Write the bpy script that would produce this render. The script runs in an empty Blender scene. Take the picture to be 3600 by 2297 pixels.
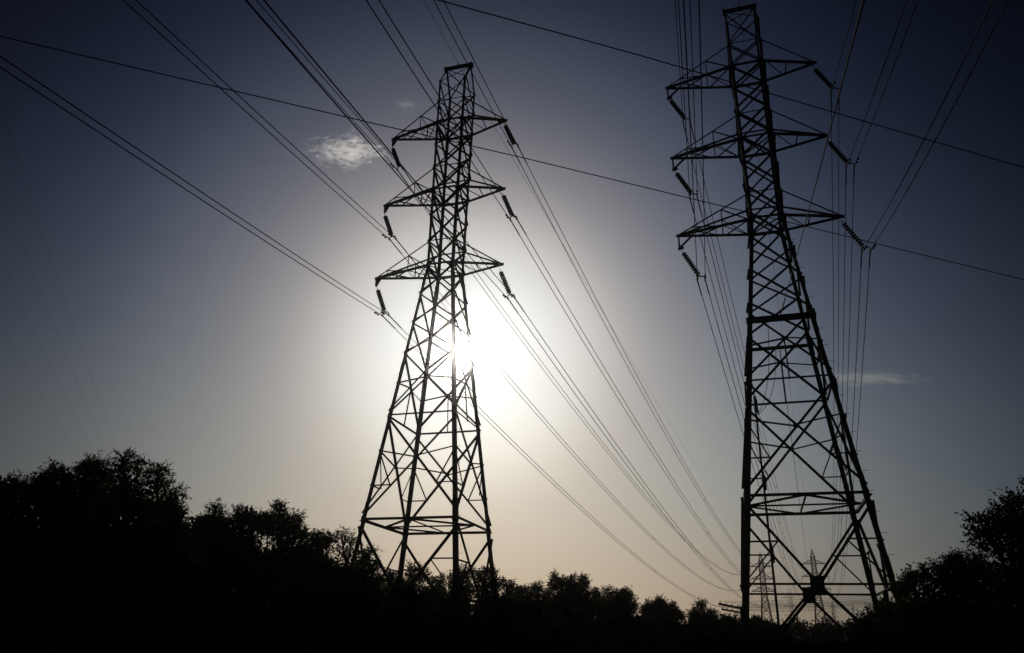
import bpy, math, random
import numpy as np
from mathutils import Vector, Matrix
random.seed(7); RNG = np.random.default_rng(7)
SC = bpy.context.scene
COL = SC.collection

# ------------------------------------------------------------------ camera
PITCH, ROLL, F = 0.4034565, -0.0256764, 2632.9
cam = bpy.data.objects.new('camera', bpy.data.cameras.new('camera'))
COL.objects.link(cam)
cp, sp_, cr, sr = math.cos(PITCH), math.sin(PITCH), math.cos(ROLL), math.sin(ROLL)
X0, U0, FW = Vector((1, 0, 0)), Vector((0, -sp_, cp)), Vector((0, cp, sp_))
RX, UP = X0 * cr - U0 * sr, X0 * sr + U0 * cr
cam.matrix_world = Matrix(((RX.x, UP.x, -FW.x, 0), (RX.y, UP.y, -FW.y, 0), (RX.z, UP.z, -FW.z, 1.6), (0, 0, 0, 1)))
cam.data.sensor_width = 36; cam.data.lens = F / 3600 * 36
cam.data.clip_start = 0.05; cam.data.clip_end = 8000
SC.camera = cam

# ------------------------------------------------------------------ sky
SUN = Vector((-0.05986785, 0.92961885, 0.36362706)).normalized()
SC.view_settings.view_transform = 'Standard'; SC.view_settings.look = 'None'
SC.view_settings.exposure = -1.3; SC.view_settings.gamma = 1; SC.view_settings.use_curve_mapping = False
W = bpy.data.worlds.new('World'); SC.world = W; W.use_nodes = True
N, L = W.node_tree.nodes, W.node_tree.links
N.clear()
out = N.new('ShaderNodeOutputWorld'); bg = N.new('ShaderNodeBackground'); tc = N.new('ShaderNodeTexCoord')
def vmath(op, a, b=None):
    n = N.new('ShaderNodeVectorMath'); n.operation = op
    if isinstance(a, (tuple, list, Vector)): n.inputs[0].default_value = a
    else: L.new(a, n.inputs[0])
    if b is not None:
        if isinstance(b, (tuple, list, Vector)): n.inputs[1].default_value = b
        else: L.new(b, n.inputs[1])
    return n
def fm(op, a, b=0.0):
    n = N.new('ShaderNodeMath'); n.operation = op
    for i, v in enumerate((a, b)):
        if isinstance(v, (int, float)): n.inputs[i].default_value = v
        else: L.new(v, n.inputs[i])
    return n.outputs[0]
def ramp(fac, pts, lo, hi, scale):
    r = N.new('ShaderNodeValToRGB'); r.color_ramp.interpolation = 'B_SPLINE'; e = r.color_ramp.elements
    while len(e) > 1: e.remove(e[0])
    for i, (a, *c) in enumerate(pts):
        p = (a - lo) / (hi - lo)
        q = e[0] if i == 0 else e.new(p)
        q.position = p; q.color = (c[0] / scale, c[1] / scale, c[2] / scale, 1)
    L.new(fac, r.inputs[0]); return r.outputs[0]
dirn = vmath('NORMALIZE', tc.outputs['Generated']).outputs[0]
ang = fm('MULTIPLY', fm('ARCCOSINE', vmath('DOT_PRODUCT', dirn, tuple(SUN)).outputs['Value']), 180 / math.pi / 60)
sx = N.new('ShaderNodeSeparateXYZ'); L.new(dirn, sx.inputs[0])
elev = fm('MULTIPLY', fm('ARCSINE', sx.outputs[2]), 180 / math.pi)
azim = fm('ADD', fm('MULTIPLY', fm('ARCTAN2', sx.outputs[0], sx.outputs[1]), 180 / math.pi), 3.7)
A_SC, E_SC, Z_SC = 0.85, 0.64, 1.050
A_PTS = [(0, 0.78, 0.7683, 0.7488), (2, 0.76, 0.7486, 0.7296), (4, 0.72, 0.7092, 0.6912), (6, 0.64, 0.6304, 0.6144), (8, 0.56936, 0.54196, 0.52467), (10, 0.40524, 0.38382, 0.36733), (12, 0.27263, 0.24534, 0.24023), (14, 0.18565, 0.16899, 0.18187), (17, 0.097662, 0.093269, 0.10982), (20, 0.057181, 0.063422, 0.087212), (25, 0.01423, 0.017618, 0.036325), (30, 0.0037941, 0.0047039, 0.012829), (36, 0.00041937, 0.00053494, 0.0018062), (45, 1.4414e-05, 1.9288e-05, 8.1027e-05), (60, 5.237e-08, 7.5901e-08, 4.5889e-07)]
E_PTS = [(-5, 0.57462, 0.33083, 0.14884), (0, 0.53891, 0.35609, 0.18148), (4, 0.51193, 0.37769, 0.21267), (10, 0.46069, 0.41256, 0.28478), (20, 0.19999, 0.20283, 0.18029), (32, 0.039972, 0.050128, 0.061934), (44, 0.0081977, 0.01147, 0.016455), (54, 0.0029609, 0.0044448, 0.0070195), (90, 0.0021699, 0.0033282, 0.0054124)]
Z_PTS = [(-180, 0.0081416, 0.011208, 0.026696), (-45, 0.015019, 0.020675, 0.049139), (-30, 0.14632, 0.20209, 0.32491), (-15, 0.60604, 0.64374, 0.7013), (0, 1, 1, 1), (15, 0.8414, 0.87832, 0.96607), (30, 0.25548, 0.35918, 0.57955), (45, 0.014774, 0.024341, 0.066013), (180, 0.0079855, 0.013166, 0.035409)]
ca = ramp(ang, [(a / 60, r, g, b) for a, r, g, b in A_PTS], 0, 1, A_SC)
ce = ramp(fm('DIVIDE', fm('ADD', elev, 5), 95), [((a + 5) / 95, r, g, b) for a, r, g, b in E_PTS], 0, 1, E_SC)
cz = ramp(fm('DIVIDE', fm('ADD', azim, 180), 360), [((a + 180) / 360, r, g, b) for a, r, g, b in Z_PTS], 0, 1, Z_SC)
m = vmath('ADD', vmath('SCALE', ca).outputs[0], vmath('MULTIPLY', ce, cz).outputs[0]).outputs[0]
m.node.inputs[0].links[0].from_node.inputs['Scale'].default_value = A_SC / E_SC / Z_SC
nish = N.new('ShaderNodeTexSky'); nish.sky_type = 'NISHITA'; nish.sun_disc = False
nish.sun_elevation = math.asin(SUN.z); nish.sun_rotation = math.atan2(SUN.x, SUN.y)
nk = vmath('MULTIPLY', nish.outputs[0], (0.0006, 0.0006, 0.0006)).outputs[0]
L.new(vmath('ADD', m, nk).outputs[0], bg.inputs[0]); bg.inputs[1].default_value = 2.462 * E_SC * Z_SC
L.new(bg.outputs[0], out.inputs[0])

# ------------------------------------------------------------------ sun
sl = bpy.data.lights.new('sun', 'SUN'); sl.energy = 2.0; sl.angle = math.radians(0.53); sl.color = (1.0, 0.94, 0.85)
so = bpy.data.objects.new('sun', sl); COL.objects.link(so)
so.rotation_euler = SUN.to_track_quat('Z', 'Y').to_euler(); so.location = SUN * 300
SC.cycles.volume_bounces = 3; SC.cycles.max_bounces = 6; SC.cycles.transparent_max_bounces = 8

# ------------------------------------------------------------------ materials
def mat(name, col, rough=0.6, metal=0.0, noise=0.0, scale=3.0, spec=0.5, trans=None, bump=0.0):
    m = bpy.data.materials.new(name); m.use_nodes = True; n, l = m.node_tree.nodes, m.node_tree.links
    b = n['Principled BSDF']; b.inputs['Roughness'].default_value = rough; b.inputs['Metallic'].default_value = metal
    b.inputs['Specular IOR Level'].default_value = spec
    b.inputs['Base Color'].default_value = (*col, 1)
    if noise:
        t = n.new('ShaderNodeTexNoise'); t.inputs['Scale'].default_value = scale; t.inputs['Detail'].default_value = 6
        g = n.new('ShaderNodeTexCoord'); l.new(g.outputs['Object'], t.inputs['Vector'])
        r = n.new('ShaderNodeValToRGB'); e = r.color_ramp.elements
        e[0].position = 0.3; e[1].position = 0.72
        e[0].color = (*[c * (1 - noise) for c in col], 1); e[1].color = (*[min(1, c * (1 + noise)) for c in col], 1)
        l.new(t.outputs['Fac'], r.inputs[0]); l.new(r.outputs[0], b.inputs['Base Color'])
        if bump:
            bp = n.new('ShaderNodeBump'); bp.inputs['Strength'].default_value = bump
            l.new(t.outputs['Fac'], bp.inputs['Height']); l.new(bp.outputs[0], b.inputs['Normal'])
    if trans:
        tr = n.new('ShaderNodeBsdfTranslucent'); tr.inputs[0].default_value = (*trans, 1)
        mx = n.new('ShaderNodeMixShader'); mx.inputs[0].default_value = 0.3
        l.new(b.outputs[0], mx.inputs[1]); l.new(tr.outputs[0], mx.inputs[2]); l.new(mx.outputs[0], n['Material Output'].inputs[0])
    return m
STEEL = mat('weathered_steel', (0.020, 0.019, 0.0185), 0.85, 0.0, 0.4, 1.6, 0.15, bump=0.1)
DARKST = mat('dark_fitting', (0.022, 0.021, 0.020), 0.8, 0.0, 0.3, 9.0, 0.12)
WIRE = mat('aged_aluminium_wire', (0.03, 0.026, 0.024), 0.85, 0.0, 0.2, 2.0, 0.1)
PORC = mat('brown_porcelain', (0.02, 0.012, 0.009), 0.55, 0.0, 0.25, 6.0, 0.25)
BARK = mat('bark', (0.035, 0.028, 0.022), 0.9, 0.0, 0.4, 7.0, 0.2, bump=0.4)
LEAF = [mat('leaf_%s' % k, c, 0.8, 0.0, 0.35, 0.8, 0.06, trans=t) for k, c, t in (
    ('willow', (0.035, 0.044, 0.016), (0.05, 0.058, 0.012)), ('broad', (0.028, 0.036, 0.013), (0.036, 0.044, 0.010)), ('dense', (0.024, 0.032, 0.013), (0.008, 0.011, 0.003)))]
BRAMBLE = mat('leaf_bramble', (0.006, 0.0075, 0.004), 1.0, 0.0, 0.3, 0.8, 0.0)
SOIL = mat('dark_grass', (0.012, 0.014, 0.008), 0.95, 0.0, 0.4, 0.25, 0.1, bump=0.5)
WOOD = mat('creosoted_wood', (0.03, 0.022, 0.016), 0.85, 0.0, 0.4, 5.0, 0.2)

# ------------------------------------------------------------------ helpers
def prop(o, label=None, cat=None, group=None, kind=None):
    if label: o['label'] = label
    if cat: o['category'] = cat
    if group: o['group'] = group
    if kind: o['kind'] = kind
    return o
def empty(name, loc=(0, 0, 0), rz=0.0):
    o = bpy.data.objects.new(name, None); COL.objects.link(o); o.location = loc; o.rotation_euler = (0, 0, rz)
    o.empty_display_size = 0.3; return o
class MB:
    def __init__(s): s.v = []; s.f = []
    def prism(s, prof0, prof1):
        b = len(s.v); n = len(prof0); s.v += [tuple(p) for p in prof0] + [tuple(p) for p in prof1]
        for i in range(n): s.f.append((b + i, b + (i + 1) % n, b + n + (i + 1) % n, b + n + i))
        s.f.append(tuple(b + i for i in range(n))[::-1]); s.f.append(tuple(b + n + i for i in range(n)))
    def angle(s, p0, p1, e1, e2, w, t=None, leg=False):
        """L-section steel angle, its heel on p0-p1, flanges along e1 and e2"""
        t = t or max(0.012, w * 0.13)
        if not leg: w *= 1.22
        p0, p1 = Vector(p0), Vector(p1); a = (p1 - p0).normalized()
        e1 = Vector(e1); e1 = (e1 - a * e1.dot(a)).normalized(); e2 = Vector(e2); e2 = e2 - a * e2.dot(a); e2 = (e2 - e1 * e2.dot(e1)).normalized()
        pr = [(0, 0), (w, 0), (w, t), (t, t), (t, w), (0, w)]
        s.prism([p0 + e1 * x + e2 * y for x, y in pr], [p1 + e1 * x + e2 * y for x, y in pr])
    def box(s, c, ax, ay, az, hx, hy, hz):
        c = Vector(c); ax, ay, az = (Vector(q).normalized() for q in (ax, ay, az))
        q = [(-hx, -hy), (hx, -hy), (hx, hy), (-hx, hy)]
        s.prism([c + ax * x + ay * y - az * hz for x, y in q], [c + ax * x + ay * y + az * hz for x, y in q])
    def tube(s, pts, r, n=6):
        pts = [Vector(p) for p in pts]; R = r if isinstance(r, (list, tuple)) else [r] * len(pts)
        b = len(s.v); prev = None
        for i, p in enumerate(pts):
            a = (pts[min(i + 1, len(pts) - 1)] - pts[max(i - 1, 0)]).normalized()
            ref = prev if prev else (Vector((0, 0, 1)) if abs(a.z) < 0.9 else Vector((1, 0, 0)))
            u = (ref - a * ref.dot(a)).normalized(); prev = u; w = a.cross(u)
            for k in range(n):
                t = 2 * math.pi * k / n; s.v.append(tuple(p + (u * math.cos(t) + w * math.sin(t)) * R[i]))
        for i in range(len(pts) - 1):
            for k in range(n):
                s.f.append((b + i * n + k, b + i * n + (k + 1) % n, b + (i + 1) * n + (k + 1) % n, b + (i + 1) * n + k))
        s.f.append(tuple(b + k for k in range(n))[::-1]); s.f.append(tuple(b + (len(pts) - 1) * n + k for k in range(n)))
    def lathe(s, o, ax, prof, n=14):
        """prof: (distance along ax, radius)"""
        o = Vector(o); ax = Vector(ax).normalized(); s.tube([o + ax * (z + 1e-5 * i) for i, (z, r) in enumerate(prof)], [max(r, 1e-3) for z, r in prof], n) if False else None
        u = (Vector((0, 1, 0)) - ax * ax.y).normalized(); w = ax.cross(u); b = len(s.v)
        for z, r in prof:
            for k in range(n):
                t = 2 * math.pi * k / n; s.v.append(tuple(o + ax * z + (u * math.cos(t) + w * math.sin(t)) * r))
        for i in range(len(prof) - 1):
            for k in range(n): s.f.append((b + i * n + k, b + i * n + (k + 1) % n, b + (i + 1) * n + (k + 1) % n, b + (i + 1) * n + k))
        s.f.append(tuple(b + k for k in range(n))[::-1]); s.f.append(tuple(b + (len(prof) - 1) * n + k for k in range(n)))
    def build(s, name, m, parent=None, smooth=False):
        me = bpy.data.meshes.new(name); me.from_pydata([tuple(v) for v in s.v], [], s.f); me.materials.append(m); me.update()
        if smooth: me.polygons.foreach_set('use_smooth', [True] * len(me.polygons))
        o = bpy.data.objects.new(name, me); COL.objects.link(o)
        if parent: o.parent = parent
        return o
def copy_tree(o, parent=None):
    kids = [c for c in bpy.data.objects if c.parent == o]
    c = o.copy(); COL.objects.link(c); c.parent = parent
    for k in kids: copy_tree(k, c)
    return c

# ------------------------------------------------------------------ lattice pylon (square body, three pairs of crossarms)
ZK = dict(K1=2.19, T2=4.235, T3=6.25, N4=8.35, T5=10.475, T6=12.51, N7=14.43 + .25, T9=16.87, T10=18.85, M1=21.17, M2=23.48, P1=25.8, S1=27.96, B2=30.28, S2=32.57, H2=34.8, E2=36.6, B3=37.0, H3=39.3, PL=41.5)
WK, WW, WB = 1.1186, 1.027, 3.069
ASP = 1.0237
def hw(dz):
    return WK + (WW - WK) * (dz - 2.19) / (18.85 - 2.19) if dz < 18.85 else WW + (WB - WW) * (dz - 18.85) / (37 - 18.85)
SG = {'NL': (-1, -1), 'NR': (1, -1), 'FR': (1, 1), 'FL': (-1, 1)}
FACES = [('NL', 'NR', (0, -1, 0)), ('NR', 'FR', (1, 0, 0)), ('FR', 'FL', (0, 1, 0)), ('FL', 'NL', (-1, 0, 0))]
def near_pylon(name, label, ZR, pos, yaw, tl, trr, plate_bracket, cable_beams):
    root = empty(name, (pos[0], pos[1], 0), yaw)
    prop(root, label, 'pylon', 'lattice pylons of the two power lines')
    def P(c, dz):
        w = hw(dz); s = SG[c]; return Vector((s[0] * w, s[1] * w * ASP, ZR - dz))
    FOOT = ZR
    rx = 1.11
    # legs
    for c in SG:
        s = SG[c]; m = MB(); ins1 = Vector((-s[0], 0, 0)); ins2 = Vector((0, -s[1], 0))
        ridge = Vector((s[0] * rx, 0.0 + s[1] * 0.06, ZR - 0.1))
        m.angle(ridge, P(c, 2.19), ins1, ins2, 0.13, None, True)
        segs = [(2.19, 6.3, .15), (6.3, 12.5, .18), (12.5, 18.85, .20), (18.85, 25.8, .22), (25.8, 37.0, .25), (37.0, FOOT, .28)]
        for a, b, w in segs:
            b_ = b + (0.0 if b in (FOOT, 18.85) else 0.35)
            m.angle(P(c, a), P(c, b_), ins1, ins2, w, None, True)
        # splice plates with bolt rows
        for dz, ln in ((6.9, .35), (14.6, .4), (20.0, .45), (26.9, .5), (30.0, .45), (36.4, .55), (40.6, .5)):
            if dz > FOOT: continue
            p, q = P(c, dz - ln), P(c, dz + ln); a = (q - p).normalized(); w = .17 + .0027 * dz
            for e1, e2 in ((ins1, ins2), (ins2, ins1)):
                cc = (p + q) / 2 + e1 * w / 2 - e2 * 0.014
                m.box(cc, e1, e2, a, w / 2, 0.01, ln)
                for k in range(8):
                    for o_ in (0.28, 0.72):
                        bp = p + (q - p) * ((k + .5) / 8) + e1 * w * o_ - e2 * 0.03
                        m.box(bp, e1, a, e2, 0.018, 0.018, 0.014)
        m.box(P(c, FOOT - 0.15), (1, 0, 0), (0, 1, 0), (0, 0, 1), .35, .35, .2)
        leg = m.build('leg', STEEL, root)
        if c == 'NR':
            k = 0; dz = 2.6
            while dz < FOOT - 3:
                b = MB(); p = P(c, dz); d_ = Vector((1, 0, 0.0)) if k % 2 == 0 or True else Vector((0, -1, 0))
                b.tube([p - d_ * .02, p + d_ * .25], 0.012, 5); b.tube([p + d_ * .25, p + d_ * .275], 0.026, 6)
                b.build('step_bolt', STEEL, leg); dz += 1.07; k += 1
    # bracing of each face
    def bar(m, a, b, nrm, w, off):
        a, b = Vector(a), Vector(b); n = Vector(nrm); u = n.cross(b - a)
        if u.length < 1e-6: u = Vector((0, 0, 1)).cross(n)
        m.angle(a + n * off, b + n * off, u * (1 if off > 0 else 1), n * (1 if off > 0 else -1), w)
    for ca_, cb_, nr in FACES:
        m = MB(); q = 0
        def X(a, b, w):
            bar(m, P(ca_, a), P(cb_, b), nr, w, 0.012); bar(m, P(cb_, a), P(ca_, b), nr, w, -0.012)
        def belt(a, w): bar(m, P(ca_, a), P(cb_, a), nr, w, 0.03)
        def lerp(p, q_, t): return p + (q_ - p) * t
        top = [('K1', 'T2'), ('T2', 'T3'), ('T3', 'N4'), ('N4', 'T5'), ('T5', 'T6'), ('T6', 'N7'), ('N7', 'T9'), ('T9', 'T10')]
        for a, b in top:
            w = .075 if a in ('K1', 'T2') else (.105 if ZK[a] > 6 else .09)
            X(ZK[a] + .04, ZK[b] - .04, w)
        # sloping faces up to the ridge
        if nr[1] != 0:
            r0, r1 = Vector((SG[ca_][0] * rx, 0, ZR - .1)), Vector((SG[cb_][0] * rx, 0, ZR - .1))
            bar(m, r0, P(cb_, 2.19), nr, .06, .012); bar(m, r1, P(ca_, 2.19), nr, .06, -.012)
        else:
            pass
        for kx, w in (('T2', .06), ('T5', .07), ('T9', .07), ('T3', .13), ('T6', .13), ('T10', .14)): belt(ZK[kx], w)
        for a, b in (('T10', 'M1'), ('M1', 'M2'), ('M2', 'P1')): X(ZK[a] + .05, ZK[b] - .05, .10)
        # large panels
        def panel(a, b, strut, w, hang, low):
            pa, pb, qa, qb = P(ca_, a), P(cb_, a), P(ca_, b), P(cb_, b)
            bar(m, pa, qb, nr, w, .012); bar(m, pb, qa, nr, w, -.012)
            t = (pb - pa).length / ((pb - pa).length + (qb - qa).length); cx = lerp(pa, qb, t)
            for c in (ca_, cb_): bar(m, cx, P(c, strut), nr, .07, .02)
            if hang: bar(m, cx, lerp(P(ca_, ZK['B2']), P(cb_, ZK['B2']), .5), nr, .06, -.03)
            if low:
                for c, q0 in ((ca_, qa), (cb_, qb)):
                    md = lerp(cx, q0, .5); bar(m, md, P(c, ZR - md.z), nr, .06, .025); bar(m, md, P(c, strut), nr, .06, -.025)
            g = .2
            m.box(cx, Vector((0, 0, 1)).cross(Vector(nr)), nr, (0, 0, 1), g * .6, .008, g * .7)
            return cx
        panel(ZK['P1'] + .05, ZK['B2'] - .35, ZK['S1'], .11, True, False)
        belt(ZK['B2'], .09)
        panel(ZK['B2'] + .15, ZK['E2'] - .05, ZK['S2'], .115, False, True)
        belt(ZK['B3'], .13)
        # bottom panel, crossing at a large plate
        a0 = ZK['B3'] + .35
        pa, pb, qa, qb = P(ca_, a0), P(cb_, a0), P(ca_, FOOT - .3), P(cb_, FOOT - .3)
        zc = ZR - ZK['PL']; cx = (P(ca_, ZK['PL']) + P(cb_, ZK['PL'])) / 2
        for c, p_, f_ in ((ca_, pa, qa), (cb_, pb, qb)):
            bar(m, p_, cx, nr, .12, .012); bar(m, cx, f_, nr, .12, -.012)
            tg = (cx - p_).normalized()
            bar(m, p_ + Vector((0, 0, -.25)), cx + Vector((0, 0, -.12)), nr, .08, -.05) if False else None
            md = lerp(p_, cx, .47); bar(m, md, P(c, ZR - md.z), nr, .07, .025); bar(m, md, P(c, ZK['PL']), nr, .06, -.03)
            ml = lerp(cx, f_, .5); bar(m, ml, P(c, ZR - ml.z), nr, .06, .025)
        bar(m, P(ca_, ZK['PL']), P(cb_, ZK['PL']), nr, .09, .03)
        brc = m
        g = MB(); hx = Vector((0, 0, 1)).cross(Vector(nr))
        g.box(cx + Vector(nr) * .05, hx, nr, (0, 0, 1), .33, .012, .44); g.build('gusset_plate', STEEL, root)
        # node gussets
        g = brc
        for kx, s_ in (('T2', .17), ('T3', .27), ('T5', .2), ('T6', .27), ('T9', .2), ('T10', .29), ('N4', .13), ('N7', .13), ('P1', .16), ('B2', .17), ('B3', .26), ('K1', .12)):
            for c, sg in ((ca_, 1), (cb_, -1)):
                e = (P(cb_, ZK[kx]) - P(ca_, ZK[kx])).normalized() * sg; p = P(c, ZK[kx]) + Vector(nr) * .022
                z = Vector((0, 0, 1))
                poly = [p + z * s_ * 1.1 - e * .01, p + z * s_ * .8 + e * s_ * .55, p + e * s_ * 1.15 + z * .05, p + e * s_ * 1.1 - z * .1, p - z * s_ * .8 + e * s_ * .5, p - z * s_ * 1.1 - e * .01]
                g.prism([v - Vector(nr) * .006 for v in poly], [v + Vector(nr) * .006 for v in poly])
        g.build('bracing', STEEL, root)
    # plan bracing (diaphragm) at the lowest belt and light frames higher up
    m = MB(); z = ZK['B3']; up = Vector((0, 0, 1))
    mids = [(P(a, z) + P(b, z)) / 2 for a, b, _ in FACES]
    for i in range(4): m.angle(mids[i], mids[(i + 1) % 4], up, (mids[i] + mids[(i + 1) % 4]) * -1 + up * (ZR - z) * 2, .09)
    m.angle(mids[0], mids[2], up, (1, 0, 0), .07); m.angle(mids[1] + up * .02, mids[3] + up * .02, up, (0, 1, 0), .07)
    m.build('plan_bracing', STEEL, root)
    for kx in ('T3', 'T6', 'T10'):
        m = MB(); z = ZK[kx]; m.angle(P('NL', z), P('FR', z), up, (1, -1, 0), .06); m.angle(P('NR', z) + up * .015, P('FL', z) + up * .015, up, (1, 1, 0), .06)
        m.build('plan_bracing', STEEL, root)
    # ridge beam
    m = MB(); m.box((0, 0, ZR + .02), (1, 0, 0), (0, 1, 0), (0, 0, 1), rx + .1, .11, .12)
    for s in (-1, 1):
        m.box((s * (rx + .02), 0, ZR - .06), (1, 0, 0), (0, 1, 0), (0, 0, 1), .09, .17, .2)
    m.build('ridge_beam', STEEL, root)
    # crossarms
    for i, kx in enumerate(('T3', 'T6', 'T10')):
        kt = ('T2', 'T5', 'T9')[i]; zc, zt = ZK[kx], ZK[kt]
        for side in (-1, 1):
            m = MB(); Lx = tl[i] if side < 0 else trr[i]
            tip = Vector((side * Lx, 0, ZR - zc + (.0 if side < 0 else -.07)))
            cn, cf = ('NL', 'FL') if side < 0 else ('NR', 'FR')
            st = {}
            for c, sy in ((cn, -1), (cf, 1)):
                r0, r1 = P(c, zc), P(c, zt); tp = tip + Vector((0, sy * .05, 0))
                inn = Vector((0, -sy, 0))
                m.angle(r0, tp, up, inn, .12); m.angle(r0 - inn * .012, tp - inn * .012, up, -inn, .07); m.angle(r1, tp + up * .12, up * -1, inn, .085)
                st[c] = (r0, r1, tp)
            def on(c, w, s): r0, r1, tp = st[c]; return (r0 if w == 'c' else r1 + Vector((0, 0, 0))).lerp(tp, s)
            if side < 0:
                s1, s2 = .38, .79
                for c, sy in ((cn, -1), (cf, 1)):
                    inn = Vector((0, -sy, 0))
                    m.angle(on(c, 't', s1), on(c, 'c', s1), (1, 0, 0), inn, .055); m.angle(on(c, 't', s1), on(c, 'c', 0.02), up, inn, .06)
                    m.angle(on(c, 't', s2), on(c, 'c', s2), (1, 0, 0), inn, .05); m.angle(on(c, 't', s2), on(c, 'c', s1), up, inn, .05)
                m.angle(on(cn, 'c', s1), on(cf, 'c', s1), up, (1, 0, 0), .055); m.angle(on(cn, 'c', s2), on(cf, 'c', s2), up, (1, 0, 0), .05)
                m.angle(on(cn, 'c', s1), on(cf, 'c', .02), up, (1, 0, 0), .06); m.angle(on(cn, 'c', .02), on(cf, 'c', s1 - .03), up, (1, 0, 0), .055)
                m.angle(on(cn, 'c', s1), on(cf, 'c', s2 - .06), up, (1, 0, 0), .055); m.angle(on(cf, 'c', s1), on(cn, 'c', s2 - .04), up, (1, 0, 0), .055)
                m.angle(on(cn, 't', s1), on(cf, 't', s1), up, (1, 0, 0), .05)
            else:
                m.angle(on(cn, 'c', .44), on(cf, 'c', .42), up, (1, 0, 0), .065); m.angle(on(cn, 'c', .03), on(cf, 'c', .38), up, (1, 0, 0), .06)
            # tip plates
            m.box(tip + Vector((-side * .22, 0, .04)), (1, 0, 0), (0, 1, 0), (0, 0, 1), .36, .05, .09)
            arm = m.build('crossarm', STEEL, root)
            if side < 0:
                b = MB(); drop = (.68 if plate_bracket else .98)
                if plate_bracket:
                    pr = [(-.06, 0), (.42, .02), (.30, -.18), (.1, -drop + .12), (-.04, -drop + .05)]
                    for sy in (-.06, .06):
                        b.prism([tip + Vector((x, sy - .008, z_)) for x, z_ in pr], [tip + Vector((x, sy + .008, z_)) for x, z_ in pr])
                    b.box(tip + Vector((0.02, 0, -drop + .12)), (1, 0, 0), (0, 1, 0), (0, 0, 1), .06, .075, .06)
                else:
                    b.box(tip + Vector((.02, 0, -drop / 2)), (1, 0, 0), (0, 1, 0), (0, 0, 1), .055, .06, drop / 2)
                    b.angle(tip + Vector((1.02, 0, -.02)), tip + Vector((.12, 0, -drop + .12)), (0, 1, 0), up, .09)
                    b.box(tip + Vector((.12, 0, -drop + .04)), (1, 0, .25), (0, 1, 0), (-.25, 0, 1), .2, .05, .08)
                b.build('hanger_bracket', STEEL, arm)
    if cable_beams:
        for (ya, dz) in ((-1, 26.3), (1, 26.7)):
            w = hw(dz); m = MB()
            m.box((0, ya * w * ASP * 1.0 + ya * .02, ZR - dz), (1, 0, 0), (0, 1, 0), (0, 0, 1), w + .1, .12 if ya < 0 else .07, .17 if ya < 0 else .1)
            m.build('cable_beam', STEEL, root)
    # earth wire clamp
    m = MB(); m.box((0, 0, ZR + .16), (1, 0, 0), (0, 1, 0), (0, 0, 1), .05, .14, .05); m.tube([(0, -.3, ZR + .17), (0, .3, ZR + .17)], .035); m.tube([(0, 0, ZR - .2), (0, 0, ZR + .1)], .05)
    m.build('earth_wire_clamp', DARKST, root)
    return root, P
PA = dict(pos=(-4.92815, 48.39655), yaw=-0.30119796, ZR=45.373)
PB = dict(pos=(16.5308, 42.42743), yaw=-0.303305, ZR=46.234)
pylon_a, _ = near_pylon('lattice_pylon', 'tall steel lattice pylon left of centre with the sun shining through its body', PA['ZR'], PA['pos'], PA['yaw'], (5.33, 5.417, 5.494), (4.214, 4.25, 4.282), True, False)
pylon_b, _ = near_pylon('lattice_pylon', 'largest steel lattice pylon at right with thick cable beams and square plates low down', PB['ZR'], PB['pos'], PB['yaw'], (5.715, 5.707, 5.69), (4.527, 4.545, 4.598), False, True)

def to_world(pl, p):
    c, s = math.cos(pl['yaw']), math.sin(pl['yaw']); return Vector((pl['pos'][0] + p[0] * c - p[1] * s, pl['pos'][1] + p[0] * s + p[1] * c, pl['ZR'] + p[2]))

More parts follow.
